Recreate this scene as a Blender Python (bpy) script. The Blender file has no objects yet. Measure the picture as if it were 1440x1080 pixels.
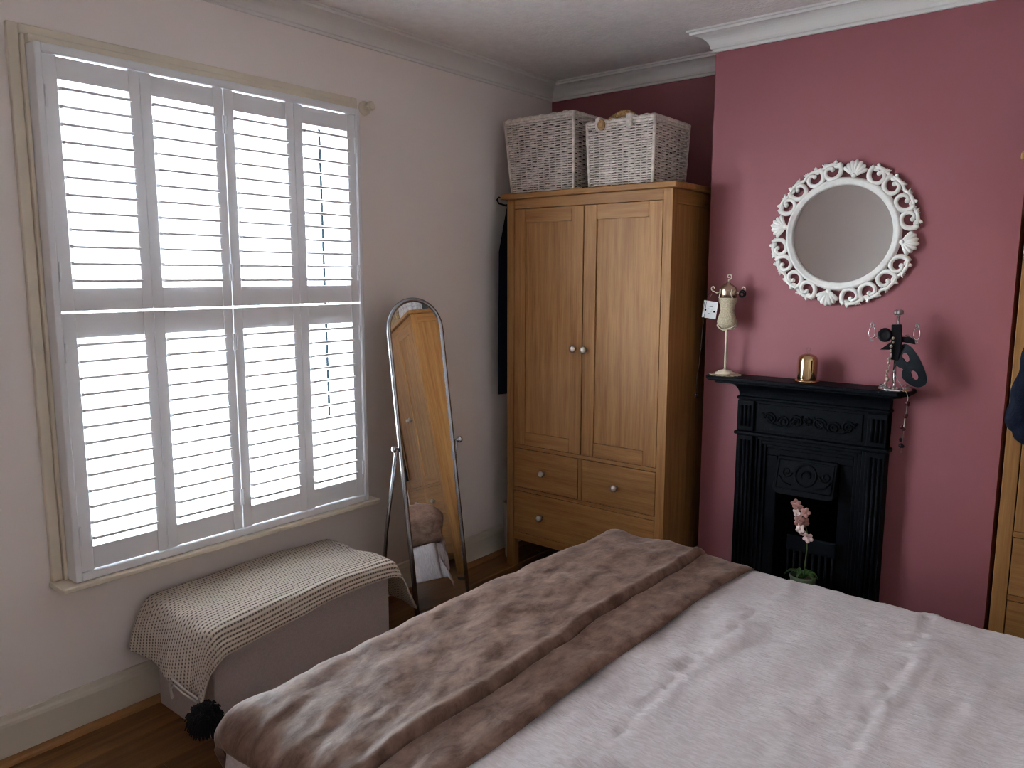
import bpy, bmesh, math, random
from math import sin, cos, pi, radians, sqrt, hypot
from mathutils import Vector, Matrix, noise

random.seed(7)
SC = bpy.context.scene
COL = SC.collection

# ------------------------------------------------------------------ camera
cam_d = bpy.data.cameras.new('camera'); cam = bpy.data.objects.new('camera', cam_d); COL.objects.link(cam)
cam_d.sensor_fit = 'HORIZONTAL'; cam_d.sensor_width = 36.0
cam_d.lens = 1090.47 * 36.0 / 1440.0
cam_d.clip_start = 0.02; cam_d.clip_end = 300
_r = Vector((0.77637482, 0.63026833, 0.00199468)); _u = Vector((-0.08955599, 0.10718275, 0.99019775)); _f = Vector((-0.62387648, 0.76894323, -0.13965829))
cam.matrix_world = Matrix(((_r.x, _u.x, -_f.x, 2.6182), (_r.y, _u.y, -_f.y, 0.43), (_r.z, _u.z, -_f.z, 1.5), (0, 0, 0, 1)))
SC.camera = cam

# ------------------------------------------------------------------ sky, window portal, exposure
wd = bpy.data.worlds.new('overcast_sky'); SC.world = wd; wd.use_nodes = True
bg = wd.node_tree.nodes['Background']
bg.inputs[0].default_value = (0.84, 0.94, 1.0, 1); bg.inputs[1].default_value = 10.0
pl = bpy.data.lights.new('window_portal', 'AREA'); pl.shape = 'RECTANGLE'; pl.size = 1.19; pl.size_y = 1.62
pl.cycles.is_portal = True
po = bpy.data.objects.new('window_portal', pl); COL.objects.link(po)
po.matrix_world = Matrix(((0, 0, -1, -0.245), (1, 0, 0, 1.972), (0, -1, 0, 1.35), (0, 0, 0, 1)))
SC.view_settings.view_transform = 'Standard'; SC.view_settings.look = 'None'
SC.view_settings.gamma = 1.0; SC.view_settings.use_curve_mapping = False
SC.view_settings.exposure = 2.34
SC.cycles.use_denoising = True
SC.cycles.max_bounces = 14; SC.cycles.diffuse_bounces = 8; SC.cycles.glossy_bounces = 6; SC.cycles.transparent_max_bounces = 24
SC.cycles.sample_clamp_indirect = 8.0; SC.cycles.sample_clamp_direct = 0.8
SC.cycles.filter_width = 1.1
SC.cycles.caustics_reflective = False; SC.cycles.caustics_refractive = False

# ------------------------------------------------------------------ materials
def nodes_of(name):
    m = bpy.data.materials.new(name); m.use_nodes = True
    nt = m.node_tree; return m, nt, nt.nodes['Principled BSDF']
def N(nt, t, **kw):
    n = nt.nodes.new(t)
    for k, v in kw.items():
        if k.startswith('i_'): n.inputs[k[2:].replace('_', ' ')].default_value = v
        else: setattr(n, k, v)
    return n
def L(nt, a, b): nt.links.new(a, b)
def c4(c): return (c[0], c[1], c[2], 1)
def mat(name, col, rough=0.5, metal=0.0, var=0.0, scale=8.0, bump=0.0, bscale=120.0, sheen=0.0, spec=0.5, coat=0.0, col2=None, stretch=(1, 1, 1)):
    m, nt, b = nodes_of(name)
    b.inputs['Base Color'].default_value = c4(col); b.inputs['Roughness'].default_value = rough; b.inputs['Metallic'].default_value = metal
    b.inputs['Specular IOR Level'].default_value = spec
    if sheen: b.inputs['Sheen Weight'].default_value = sheen; b.inputs['Sheen Roughness'].default_value = 0.4
    if coat: b.inputs['Coat Weight'].default_value = coat
    if var or bump or col2:
        tc = N(nt, 'ShaderNodeTexCoord'); mp = N(nt, 'ShaderNodeMapping'); mp.inputs['Scale'].default_value = stretch
        L(nt, tc.outputs['Object'], mp.inputs['Vector'])
    if var or col2:
        n = N(nt, 'ShaderNodeTexNoise', i_Scale=scale, i_Detail=5.0); L(nt, mp.outputs[0], n.inputs['Vector'])
        r = N(nt, 'ShaderNodeValToRGB'); r.color_ramp.elements[0].position = 0.3; r.color_ramp.elements[1].position = 0.7
        c2 = col2 or [min(1, c * (1 + var)) for c in col]; c1 = col if col2 else [c * (1 - var) for c in col]
        r.color_ramp.elements[0].color = c4(c1); r.color_ramp.elements[1].color = c4(c2)
        L(nt, n.outputs['Fac'], r.inputs['Fac']); L(nt, r.outputs['Color'], b.inputs['Base Color'])
    if bump:
        n2 = N(nt, 'ShaderNodeTexNoise', i_Scale=bscale, i_Detail=3.0); L(nt, mp.outputs[0], n2.inputs['Vector'])
        bp = N(nt, 'ShaderNodeBump', i_Strength=bump, i_Distance=0.004); L(nt, n2.outputs['Fac'], bp.inputs['Height']); L(nt, bp.outputs[0], b.inputs['Normal'])
    return m
def wood(name, c1, c2, axis='z', rough=0.42, per_object=0.0):
    m, nt, b = nodes_of(name); b.inputs['Roughness'].default_value = rough; b.inputs['Specular IOR Level'].default_value = .25
    tc = N(nt, 'ShaderNodeTexCoord'); mp = N(nt, 'ShaderNodeMapping')
    s = {'z': (1, 1, .05), 'x': (.05, 1, 1), 'y': (1, .05, 1)}[axis]; mp.inputs['Scale'].default_value = s
    L(nt, tc.outputs['Object'], mp.inputs['Vector'])
    n = N(nt, 'ShaderNodeTexNoise', i_Scale=38.0, i_Detail=8.0, i_Roughness=.62, i_Distortion=.35); L(nt, mp.outputs[0], n.inputs['Vector'])
    n3 = N(nt, 'ShaderNodeTexNoise', i_Scale=190.0, i_Detail=3.0); L(nt, mp.outputs[0], n3.inputs['Vector'])
    ad = N(nt, 'ShaderNodeMath', operation='MULTIPLY_ADD'); ad.inputs[1].default_value = .35; L(nt, n3.outputs['Fac'], ad.inputs[0]); L(nt, n.outputs['Fac'], ad.inputs[2])
    r = N(nt, 'ShaderNodeValToRGB'); r.color_ramp.elements[0].position = .48; r.color_ramp.elements[1].position = .85
    r.color_ramp.elements[0].color = c4(c1); r.color_ramp.elements[1].color = c4(c2); L(nt, ad.outputs[0], r.inputs['Fac'])
    out = r.outputs['Color']
    if per_object:
        oi = N(nt, 'ShaderNodeObjectInfo'); hs = N(nt, 'ShaderNodeHueSaturation'); mr = N(nt, 'ShaderNodeMapRange')
        mr.inputs['To Min'].default_value = 1 - per_object; mr.inputs['To Max'].default_value = 1 + per_object
        L(nt, oi.outputs['Random'], mr.inputs['Value']); L(nt, mr.outputs[0], hs.inputs['Value']); L(nt, out, hs.inputs['Color']); out = hs.outputs['Color']
    L(nt, out, b.inputs['Base Color'])
    bp = N(nt, 'ShaderNodeBump', i_Strength=.12, i_Distance=.002); L(nt, ad.outputs[0], bp.inputs['Height']); L(nt, bp.outputs[0], b.inputs['Normal'])
    return m

M = {}
M['wall'] = mat('wall_paint_off_white', (.86, .79, .76), .75, bump=.10, bscale=160)
M['pink'] = mat('wall_paint_dusky_pink', (.315, .100, .118), .62, bump=.10, bscale=160)
M['ceiling'] = mat('ceiling_paint', (.82, .78, .76), .85, bump=.9, bscale=60, var=.05, scale=30)
M['cornice'] = mat('cornice_paint', (.76, .74, .72), .6)
M['cream'] = mat('cream_gloss_paint', (.74, .66, .54), .35, var=.05, scale=12)
M['skirting'] = mat('skirting_paint', (.68, .62, .52), .4)
M['shutter'] = mat('shutter_white', (.80, .80, .82), .38)
M['oakz'] = wood('oak_upright_grain', (.245, .102, .028), (.40, .195, .066), 'z', .48)
M['oakx'] = wood('oak_level_grain', (.24, .100, .028), (.39, .188, .063), 'x', .48)
M['oaky'] = wood('oak_deep_grain', (.25, .102, .026), (.40, .19, .062), 'y', .48)
M['plank'] = wood('laminate_plank', (.11, .045, .014), (.22, .10, .032), 'y', .42, .28)
M['beading'] = wood('beading_wood', (.24, .11, .04), (.38, .19, .075), 'y', .45)
M['dark'] = mat('dark_void', (.012, .010, .010), .9)
M['looking_glass'] = mat('looking_glass_silver', (.93, .93, .92), .012, 1.0)
M['steel'] = mat('brushed_nickel', (.62, .58, .54), .28, 1.0)
M['tube'] = mat('grey_metal_tube', (.40, .41, .44), .25, 1.0)
M['mirror'] = mat('mirror_silver', (.76, .76, .76), .015, 1.0)
M['iron'] = mat('cast_iron_black', (.0032, .0043, .0068), .5, bump=.2, bscale=90, spec=.09)
M['iron_soot'] = mat('sooty_iron', (.003, .003, .0032), .8, bump=.3, bscale=60, spec=.1)
M['mframe'] = mat('white_washed_resin', (.80, .77, .74), .5, bump=.3, bscale=70, var=.06, scale=40)
M['wicker'] = mat('white_washed_wicker', (.66, .58, .52), .7, var=.22, scale=55, bump=.3, bscale=200)
M['wicker_in'] = mat('basket_inside', (.07, .052, .045), .9)
M['rope'] = mat('brown_rope', (.42, .24, .10), .8, var=.3, scale=90, bump=.6, bscale=240)
M['otto'] = mat('grey_beige_fabric', (.47, .39, .365), .9, bump=.4, bscale=380, var=.08, scale=160)
M['black_yarn'] = mat('black_yarn', (.006, .006, .010), .95)
M['cord'] = mat('pale_cord', (.55, .50, .46), .8)
M['navy'] = mat('navy_cloth', (.005, .007, .016), .95, bump=.4, bscale=160, spec=.12)
M['gold'] = mat('gold_metallic', (.75, .52, .27), .13, 1.0)
M['bronze'] = mat('bronze_metallic', (.42, .29, .21), .25, .85)
M['ivory'] = mat('ivory_enamel', (.70, .60, .46), .45, var=.08, scale=60)
M['lace'] = mat('cream_lace', (.52, .44, .31), .85, bump=.9, bscale=330, var=.25, scale=240)
M['card'] = mat('white_card', (.80, .80, .80), .6)
M['ink'] = mat('dark_print', (.05, .05, .07), .6)
M['chrome'] = mat('polished_chrome', (.72, .71, .72), .09, 1.0)
M['pewter'] = mat('pewter', (.33, .30, .30), .3, 1.0)
M['bead_red'] = mat('garnet_bead', (.055, .008, .012), .2, spec=.35)
M['bead_dark'] = mat('dark_bead', (.010, .007, .014), .2, spec=.35)
M['bead_tan'] = mat('stone_bead', (.42, .33, .26), .45, var=.3, scale=150)
M['mask'] = mat('midnight_mask', (.010, .015, .021), .35, spec=.3, bump=.3, bscale=90, var=.3, scale=40)
M['satin_black'] = mat('black_satin', (.004, .003, .005), .5, spec=.16)
M['terracotta'] = mat('pot_glaze', (.16, .20, .12), .3)
M['pot_white'] = mat('pale_pot', (.40, .37, .34), .4)
M['leaf'] = mat('leaf_green', (.055, .13, .025), .4, var=.25, scale=30)
M['leaf_light'] = mat('leaf_fresh_green', (.08, .20, .03), .4, var=.2, scale=30)
M['stem'] = mat('stem_green', (.10, .15, .05), .5)
M['petal'] = mat('orchid_petal', (.50, .25, .22), .5, var=.25, scale=70)
M['petal_pale'] = mat('orchid_petal_pale', (.78, .58, .55), .5)
M['sheet'] = mat('white_sheet', (.66, .63, .63), .75, bump=.25, bscale=60)
M['tarmac'] = mat('pale_street', (.72, .72, .71), .9, var=.08, scale=3)
M['sash_gap_shade'] = mat('sash_gap_dark', (.006, .012, .016), .8, spec=.1)  # near-black: shade of the sash gap put into the colour
M['leopard'] = mat('animal_print_box', (.48, .30, .12), .6, col2=(.05, .03, .02), scale=60)
M['floral'] = mat('pale_floral_box', (.62, .60, .60), .6, col2=(.30, .24, .27), scale=45)
M['slate'] = mat('slate_box', (.050, .065, .075), .6)
M['slate_tile'] = mat('hearth_tile', (.03, .03, .035), .35)

def glass_mat(name, tint, amount):
    m = bpy.data.materials.new(name); m.use_nodes = True; nt = m.node_tree
    nt.nodes.remove(nt.nodes['Principled BSDF']); out = nt.nodes['Material Output']
    t = N(nt, 'ShaderNodeBsdfTransparent'); t.inputs[0].default_value = c4(tint)
    g = N(nt, 'ShaderNodeBsdfGlossy'); g.inputs['Roughness'].default_value = .02
    lw = N(nt, 'ShaderNodeLayerWeight'); lw.inputs[0].default_value = .5; pw_ = N(nt, 'ShaderNodeMath', operation='POWER'); pw_.inputs[1].default_value = 4.0; L(nt, lw.outputs['Facing'], pw_.inputs[0]); fr = N(nt, 'ShaderNodeMath', operation='MULTIPLY_ADD'); fr.inputs[1].default_value = .45; fr.inputs[2].default_value = .04; L(nt, pw_.outputs[0], fr.inputs[0])
    mu = N(nt, 'ShaderNodeMath', operation='MULTIPLY'); mu.inputs[1].default_value = amount; L(nt, fr.outputs[0], mu.inputs[0])
    mx = N(nt, 'ShaderNodeMixShader'); L(nt, mu.outputs[0], mx.inputs[0]); L(nt, t.outputs[0], mx.inputs[1]); L(nt, g.outputs[0], mx.inputs[2]); L(nt, mx.outputs[0], out.inputs[0])
    return m
M['pane'] = glass_mat('window_glass', (.97, .98, .98), .6)
M['clear'] = glass_mat('clear_cloche_glass', (.95, .95, .94), 1.0)

def velvet():
    m, nt, b = nodes_of('crushed_velvet_taupe')
    uv = N(nt, 'ShaderNodeUVMap'); mp = N(nt, 'ShaderNodeMapping'); mp.inputs['Scale'].default_value = (1.0, .55, 1); L(nt, uv.outputs[0], mp.inputs[0])
    n = N(nt, 'ShaderNodeTexNoise', i_Scale=20.0, i_Detail=9.0, i_Roughness=.72, i_Distortion=.35); L(nt, mp.outputs[0], n.inputs['Vector'])
    r = N(nt, 'ShaderNodeValToRGB'); e = r.color_ramp.elements
    e[0].position = .36; e[0].color = c4((.092, .042, .029)); e[1].position = .66; e[1].color = c4((.25, .152, .112))
    L(nt, n.outputs['Fac'], r.inputs['Fac']); L(nt, r.outputs[0], b.inputs['Base Color'])
    b.inputs['Roughness'].default_value = .62; b.inputs['Sheen Weight'].default_value = .38; b.inputs['Sheen Roughness'].default_value = .32
    b.inputs['Sheen Tint'].default_value = c4((.80, .68, .64)); b.inputs['Specular IOR Level'].default_value = .25
    n2 = N(nt, 'ShaderNodeTexNoise', i_Scale=60.0, i_Detail=4.0); L(nt, mp.outputs[0], n2.inputs['Vector'])
    bp = N(nt, 'ShaderNodeBump', i_Strength=.5, i_Distance=.004); L(nt, n2.outputs['Fac'], bp.inputs['Height']); L(nt, bp.outputs[0], b.inputs['Normal'])
    return m
M['velvet'] = velvet()
def satin():
    m, nt, b = nodes_of('blush_seersucker_satin')
    uv = N(nt, 'ShaderNodeUVMap'); mp = N(nt, 'ShaderNodeMapping'); mp.inputs['Scale'].default_value = (38, 125, 1); L(nt, uv.outputs[0], mp.inputs[0])
    n = N(nt, 'ShaderNodeTexNoise', i_Scale=1.0, i_Detail=4.0, i_Distortion=.5); L(nt, mp.outputs[0], n.inputs['Vector'])
    r = N(nt, 'ShaderNodeValToRGB'); e = r.color_ramp.elements
    e[0].position = .38; e[0].color = c4((.55, .48, .485)); e[1].position = .62; e[1].color = c4((.64, .58, .59))
    L(nt, n.outputs['Fac'], r.inputs['Fac']); L(nt, r.outputs[0], b.inputs['Base Color'])
    b.inputs['Roughness'].default_value = .42; b.inputs['Sheen Weight'].default_value = .2
    bp = N(nt, 'ShaderNodeBump', i_Strength=.6, i_Distance=.004); L(nt, n.outputs['Fac'], bp.inputs['Height']); L(nt, bp.outputs[0], b.inputs['Normal'])
    return m
M['satin'] = satin()
def dotted():
    m, nt, b = nodes_of('cream_knit_dark_stitch')
    uv = N(nt, 'ShaderNodeUVMap'); sp = N(nt, 'ShaderNodeSeparateXYZ'); L(nt, uv.outputs[0], sp.inputs[0])
    def ma(op, a, bb=None):
        n = N(nt, 'ShaderNodeMath', operation=op)
        for k, v in ((0, a), (1, bb)):
            if v is None: continue
            if isinstance(v, (int, float)): n.inputs[k].default_value = v
            else: L(nt, v, n.inputs[k])
        return n.outputs[0]
    row = ma('DIVIDE', sp.outputs[0], .0135); ri = ma('FLOOR', row)
    along = ma('ADD', ma('DIVIDE', sp.outputs[1], .0112), ma('MULTIPLY', ri, .5))
    du = ma('ABSOLUTE', ma('SUBTRACT', ma('FRACT', row), .5)); dv = ma('ABSOLUTE', ma('SUBTRACT', ma('FRACT', along), .5))
    m1 = ma('LESS_THAN', du, .20); m2 = ma('LESS_THAN', dv, .24); mk = ma('MULTIPLY', m1, m2)
    mx = N(nt, 'ShaderNodeMix', data_type='RGBA'); mx.inputs['A'].default_value = c4((.62, .53, .43)); mx.inputs['B'].default_value = c4((.17, .13, .11))
    L(nt, mk, mx.inputs['Factor']); L(nt, mx.outputs['Result'], b.inputs['Base Color'])
    rib = ma('SINE', ma('MULTIPLY', row, 2 * pi)); hh = ma('SUBTRACT', rib, ma('MULTIPLY', mk, 2.0))
    bp = N(nt, 'ShaderNodeBump', i_Strength=.7, i_Distance=.003); L(nt, hh, bp.inputs['Height']); L(nt, bp.outputs[0], b.inputs['Normal'])
    b.inputs['Roughness'].default_value = .9; b.inputs['Sheen Weight'].default_value = .2
    return m
M['dotted'] = dotted()

# ------------------------------------------------------------------ mesh helpers
class MB:
    def __init__(s): s.v = []; s.f = []; s.uv = None
    def add(s, vs, fs):
        k = len(s.v); s.v += [tuple(p) for p in vs]; s.f += [tuple(i + k for i in q) for q in fs]; return s
    def box(s, x0, x1, y0, y1, z0, z1, mtx=None):
        vs = [(x, y, z) for x in (x0, x1) for y in (y0, y1) for z in (z0, z1)]
        if mtx: vs = [mtx @ Vector(p) for p in vs]
        return s.add(vs, [(0, 1, 3, 2), (4, 6, 7, 5), (0, 4, 5, 1), (2, 3, 7, 6), (0, 2, 6, 4), (1, 5, 7, 3)])
    def tube(s, pts, r, n=8, closed=False, flat=None, cap=True):
        pts = [Vector(p) for p in pts]; m = len(pts); rs = r if isinstance(r, (list, tuple)) else [r] * m
        tang = []
        for i in range(m):
            a = pts[(i - 1) % m] if (closed or i > 0) else pts[i]; b = pts[(i + 1) % m] if (closed or i < m - 1) else pts[i]
            d = b - a; tang.append(d.normalized() if d.length > 1e-9 else Vector((0, 0, 1)))
        ref = Vector(flat) if flat else (Vector((0, 0, 1)) if abs(tang[0].z) < .9 else Vector((1, 0, 0)))
        vs = []; u = None
        for i in range(m):
            t = tang[i]
            if flat or u is None: u = (ref - ref.dot(t) * t)
            else: u = u - u.dot(t) * t
            u = u.normalized() if u.length > 1e-9 else t.orthogonal().normalized(); w = t.cross(u)
            for j in range(n):
                a = 2 * pi * j / n; vs.append(pts[i] + (u * cos(a) + w * sin(a)) * rs[i])
        fs = []
        for i in range(m if closed else m - 1):
            for j in range(n):
                a = i * n + j; b = i * n + (j + 1) % n; i2 = ((i + 1) % m) * n
                fs.append((a, b, i2 + (j + 1) % n, i2 + j))
        if cap and not closed: fs += [tuple(range(n - 1, -1, -1)), tuple((m - 1) * n + j for j in range(n))]
        return s.add(vs, fs)
    def lathe(s, prof, c=(0, 0, 0), n=24, sx=1, sy=1, axis='z'):
        vs = []; m = len(prof)
        for r, h in prof:
            for j in range(n):
                a = 2 * pi * j / n; p = (r * cos(a) * sx, r * sin(a) * sy, h)
                if axis == 'y': p = (p[0], -p[2], p[1])
                if axis == 'x': p = (p[2], p[0], p[1])
                vs.append((p[0] + c[0], p[1] + c[1], p[2] + c[2]))
        fs = [(i * n + j, i * n + (j + 1) % n, (i + 1) * n + (j + 1) % n, (i + 1) * n + j) for i in range(m - 1) for j in range(n)]
        fs += [tuple(range(n - 1, -1, -1)), tuple((m - 1) * n + j for j in range(n))]
        return s.add(vs, fs)
    def ball(s, c, r, n=12, sc=(1, 1, 1), mtx=None):
        k = max(4, n // 2); prof = [(max(1e-4, sin(pi * i / k)), -cos(pi * i / k)) for i in range(k + 1)]
        q = MB(); q.lathe(prof, (0, 0, 0), n)
        mm = (mtx or Matrix.Identity(4)); vs = [Vector(c) + mm @ Vector((p[0] * r * sc[0], p[1] * r * sc[1], p[2] * r * sc[2])) for p in q.v]
        return s.add(vs, q.f)
    def grid(s, fn, nu, nv, uv=None):
        vs = [fn(i / nu, j / nv) for i in range(nu + 1) for j in range(nv + 1)]
        fs = [(i * (nv + 1) + j, (i + 1) * (nv + 1) + j, (i + 1) * (nv + 1) + j + 1, i * (nv + 1) + j + 1) for i in range(nu) for j in range(nv)]
        if uv: s.uv = (s.uv or [None] * len(s.v)) + [uv(i / nu, j / nv) for i in range(nu + 1) for j in range(nv + 1)]
        return s.add(vs, fs)
    def prism(s, poly, place):
        """poly: 2D outline; place(a, b, t) -> point, t = 0 / 1"""
        n = len(poly); vs = [place(a, b, 0) for a, b in poly] + [place(a, b, 1) for a, b in poly]
        fs = [(i, (i + 1) % n, n + (i + 1) % n, n + i) for i in range(n)] + [tuple(range(n - 1, -1, -1)), tuple(range(n, 2 * n))]
        return s.add(vs, fs)
    def xf(s, mtx): s.v = [tuple(mtx @ Vector(p)) for p in s.v]; return s
    def build(s, name, material, parent=None, smooth=False, bevel=0, fixn=True, solid=0, sub=0, segs=2):
        me = bpy.data.meshes.new(name); me.from_pydata(s.v, [], s.f); me.update()
        if fixn:
            bm = bmesh.new(); bm.from_mesh(me); bmesh.ops.recalc_face_normals(bm, faces=bm.faces); bm.to_mesh(me); bm.free()
        if s.uv:
            ul = me.uv_layers.new(name='UVMap')
            for lp in me.loops: ul.data[lp.index].uv = s.uv[lp.vertex_index]
        me.materials.append(M[material])
        if smooth: me.polygons.foreach_set('use_smooth', [True] * len(me.polygons))
        o = bpy.data.objects.new(name, me); COL.objects.link(o)
        if parent: o.parent = parent
        if solid:
            d = o.modifiers.new('solid', 'SOLIDIFY'); d.thickness = solid; d.offset = -1
        if bevel:
            d = o.modifiers.new('bevel', 'BEVEL'); d.width = bevel; d.segments = segs; d.limit_method = 'ANGLE'; d.angle_limit = radians(40); d.harden_normals = False
        if sub:
            d = o.modifiers.new('sub', 'SUBSURF'); d.levels = sub; d.render_levels = sub
        return o
def box(name, material, b, parent=None, bevel=.002, mtx=None):
    return MB().box(*b, mtx=mtx).build(name, material, parent, bevel=bevel)
def tag(o, label, cat, group=None, kind=None):
    o['label'] = label; o['category'] = cat
    if group: o['group'] = group
    if kind: o['kind'] = kind
    return o
def empty(name, loc=(0, 0, 0), rot=(0, 0, 0)):
    o = bpy.data.objects.new(name, None); COL.objects.link(o); o.location = loc; o.rotation_euler = rot; o.empty_display_size = .05; return o
def structure(o): o['kind'] = 'structure'; return o
def copy_tree(o, parent=None):
    c = o.copy(); COL.objects.link(c); c.parent = parent
    for ch in list(o.children): copy_tree(ch, c)
    return c
def spiral(c, r0, r1, a0, a1, n, ax=(1, 0, 0), ay=(0, 0, 1)):
    ax = Vector(ax); ay = Vector(ay); c = Vector(c); out = []
    for i in range(n + 1):
        t = i / n; a = a0 + (a1 - a0) * t; r = r0 + (r1 - r0) * t; out.append(c + ax * (r * cos(a)) + ay * (r * sin(a)))
    return out
def fbm(x, y, z=0.0, o=3): return noise.fractal(Vector((x, y, z)), 1.0, 2.0, o)

# ------------------------------------------------------------------ room
XR, YF, YB, H = 3.40, -0.15, 4.0, 2.517
YC = 3.657; CX0, CX1 = 1.112, 2.262
WY0, WY1, WZ0, WZ1 = 1.392, 2.552, .545, 2.145          # window opening

fl = structure(box('floor', 'dark', (0, XR, YF, YB, -.06, -.012), bevel=0))
pw = .193; pn = 0
row = 0; x = 0.0
plank_mesh = None
while x < XR - .01:
    w = min(pw, XR - x); y = YF - (row * .47) % 1.28
    while y < YB:
        y0 = max(y, YF); y1 = min(y + 1.28, YB)
        if y1 - y0 > .05:
            MB().box(x + .0006, x + w - .0006, y0 + .0006, y1 - .0006, -.012, 0).build('plank', 'plank', fl, bevel=.0012, segs=1)
        y += 1.28
    x += pw; row += 1

wl = MB()
wl.box(-.25, 0, YF - .12, WY0, 0, H).box(-.25, 0, WY1, YB + .12, 0, H).box(-.25, 0, WY0, WY1, 0, WZ0).box(-.25, 0, WY0, WY1, WZ1, H)
structure(wl.build('wall_left', 'wall'))
structure(MB().box(0, XR, YB, YB + .12, 0, H).build('wall_back', 'pink'))
FX0, FX1, FZ = 1.425, 1.765, .775
cb = MB(); cb.box(CX0, FX0, YC, YB, 0, H).box(FX1, CX1, YC, YB, 0, H).box(FX0, FX1, YC, YB, FZ, H).box(FX0, FX1, YB - .06, YB, 0, FZ)
structure(cb.build('wall_chimney', 'pink'))
structure(MB().box(XR, XR + .12, YF - .12, YB + .12, 0, H).build('wall_right', 'wall'))
structure(MB().box(0, XR, YF - .12, YF, 0, H).build('wall_front', 'wall'))
structure(MB().box(-.25, XR + .12, YF - .12, YB + .12, H, H + .1).build('ceiling', 'ceiling'))

# cornice: cove profile (distance from wall, drop from ceiling)
CP = [(0, 0), (.095, 0), (.095, .007), (.086, .009), (.084, .016)]
for i in range(9):
    t = i / 8; CP.append((.084 - .066 * sin(t * pi / 2), .018 + .052 * (1 - cos(t * pi / 2))))
CP += [(.012, .073), (.010, .082), (0, .083)]
def cornice(name, path):
    """path: list of ((x, y), (mx, my)) corner and mitre direction into the room"""
    n = len(CP); vs = []; fs = []
    for (px, py), (mx, my) in path:
        vs += [(px + mx * a, py + my * a, H - d) for a, d in CP]
    for i in range(len(path) - 1):
        fs += [(i * n + j, i * n + (j + 1) % n, (i + 1) * n + (j + 1) % n, (i + 1) * n + j) for j in range(n)]
    fs += [tuple(range(n)), tuple((len(path) - 1) * n + j for j in range(n))]
    return structure(MB().add(vs, fs).build(name, 'cornice', bevel=0))
cornice('trim_1', [((0, YF), (1, 1)), ((0, YB), (1, -1))])
cornice('trim_2', [((0, YB), (1, -1)), ((CX0, YB), (-1, -1)), ((CX0, YC), (-1, -1)), ((CX1, YC), (1, -1)), ((CX1, YB), (1, -1)), ((XR, YB), (-1, -1))])
cornice('trim_3', [((XR, YB), (-1, -1)), ((XR, YF), (-1, 1)), ((0, YF), (1, 1))])

SK = [(0, 0), (.020, 0), (.020, .118), (.017, .128), (.010, .136), (.008, .148), (0, .150)]
BD = [(.020, 0), (.042, 0)] + [(.020 + .022 * cos(a), .022 * sin(a)) for a in (pi / 8, pi / 4, 3 * pi / 8, pi / 2)]
def run(name, prof, p0, p1, nrm, material):
    pr = lambda a, b, t: (p0[0] + (p1[0] - p0[0]) * t + nrm[0] * a, p0[1] + (p1[1] - p0[1]) * t + nrm[1] * a, b)
    return structure(MB().prism(prof, pr).build(name, material))
for i, (nm, p0, p1, nr) in enumerate([('left', (0, YF), (0, YB), (1, 0)), ('back', (0, YB), (CX0, YB), (0, -1)), ('chimney_left', (CX0, YC), (1.285, YC), (0, -1)), ('chimney_right', (1.915, YC), (CX1, YC), (0, -1)), ('back_right', (CX1, YB), (XR, YB), (0, -1)), ('right', (XR, YF), (XR, YB), (-1, 0)), ('front', (0, YF), (XR, YF), (0, 1))]):
    run('baseboard_' + nm, SK, p0, p1, nr, 'skirting')
    run('trim_%d' % (i + 4), BD, p0, p1, nr, 'beading')

# ------------------------------------------------------------------ window
win = structure(empty('window_1', (0, 1.972, .53)))
O = Vector((0, 1.972, .53)); T = Matrix.Translation(-O)
def wbox(name, material, *bs, bevel=.002, parent=win):
    m = MB()
    for b in bs: m.box(*b)
    return m.xf(T).build(name, material, parent, bevel=bevel)
# architrave: outer board and inner stepped bead
wbox('architrave', 'cream', (0, .022, 1.332, 1.363, .533, 2.219), (0, .022, 2.581, 2.612, .533, 2.219), (0, .022, 1.363, 2.581, 2.188, 2.219), bevel=.004)
wbox('architrave_bead', 'cream', (0, .034, 1.3635, 1.3745, .533, 2.1875), (0, .034, 2.5695, 2.5805, .533, 2.1875), (0, .056, 1.3745, 2.5695, 2.162, 2.1875), bevel=.003)
wbox('window_sill', 'cream', (-.01, .106, 1.328, 2.618, .513, .532), bevel=.005)
# shutter frame standing proud of the wall
wbox('shutter_frame', 'shutter', (.0, .088, 1.3748, 1.395, .533, 2.1615), (.0, .088, 2.549, 2.5692, .533, 2.1615), (.0, .088, 1.395, 2.549, 2.1355, 2.1615), (.0, .088, 1.395, 2.549, .533, .560), bevel=.004)
# sash window beyond
wbox('window_frame', 'shutter', (-.17, -.07, WY0, WY0 + .05, WZ0, WZ1), (-.17, -.07, WY1 - .05, WY1, WZ0, WZ1), (-.17, -.07, WY0 + .05, WY1 - .05, WZ1 - .05, WZ1), (-.17, -.07, WY0 + .05, WY1 - .05, WZ0, WZ0 + .06), bevel=.003)
for nm, xx, z0, z1 in (('sash', -.10, WZ0 + .06, 1.375), ('sash', -.14, 1.335, WZ1 - .05)):
    a, b = WY0 + .05, WY1 - .05
    s_ = wbox(nm, 'shutter', (xx - .018, xx + .018, a, a + .045, z0, z1), (xx - .018, xx + .018, b - .045, b, z0, z1), (xx - .018, xx + .018, a + .045, b - .045, z1 - .042, z1), (xx - .018, xx + .018, a + .045, b - .045, z0, z0 + .042), bevel=.002)
    wbox('glass_pane', 'pane', (xx - .002, xx + .002, a + .043, b - .043, z0 + .04, z1 - .04), bevel=0, parent=s_)

MB().tube([(-.064, 2.481, 2.085), (-.064, 2.484, 1.55), (-.065, 2.489, .90)], .0048, 8).xf(T).build('sash_gap_shade', 'sash_gap_shade', win, smooth=True)  # added dark rod, stands in for the shaded gap between sash and jamb

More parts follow.
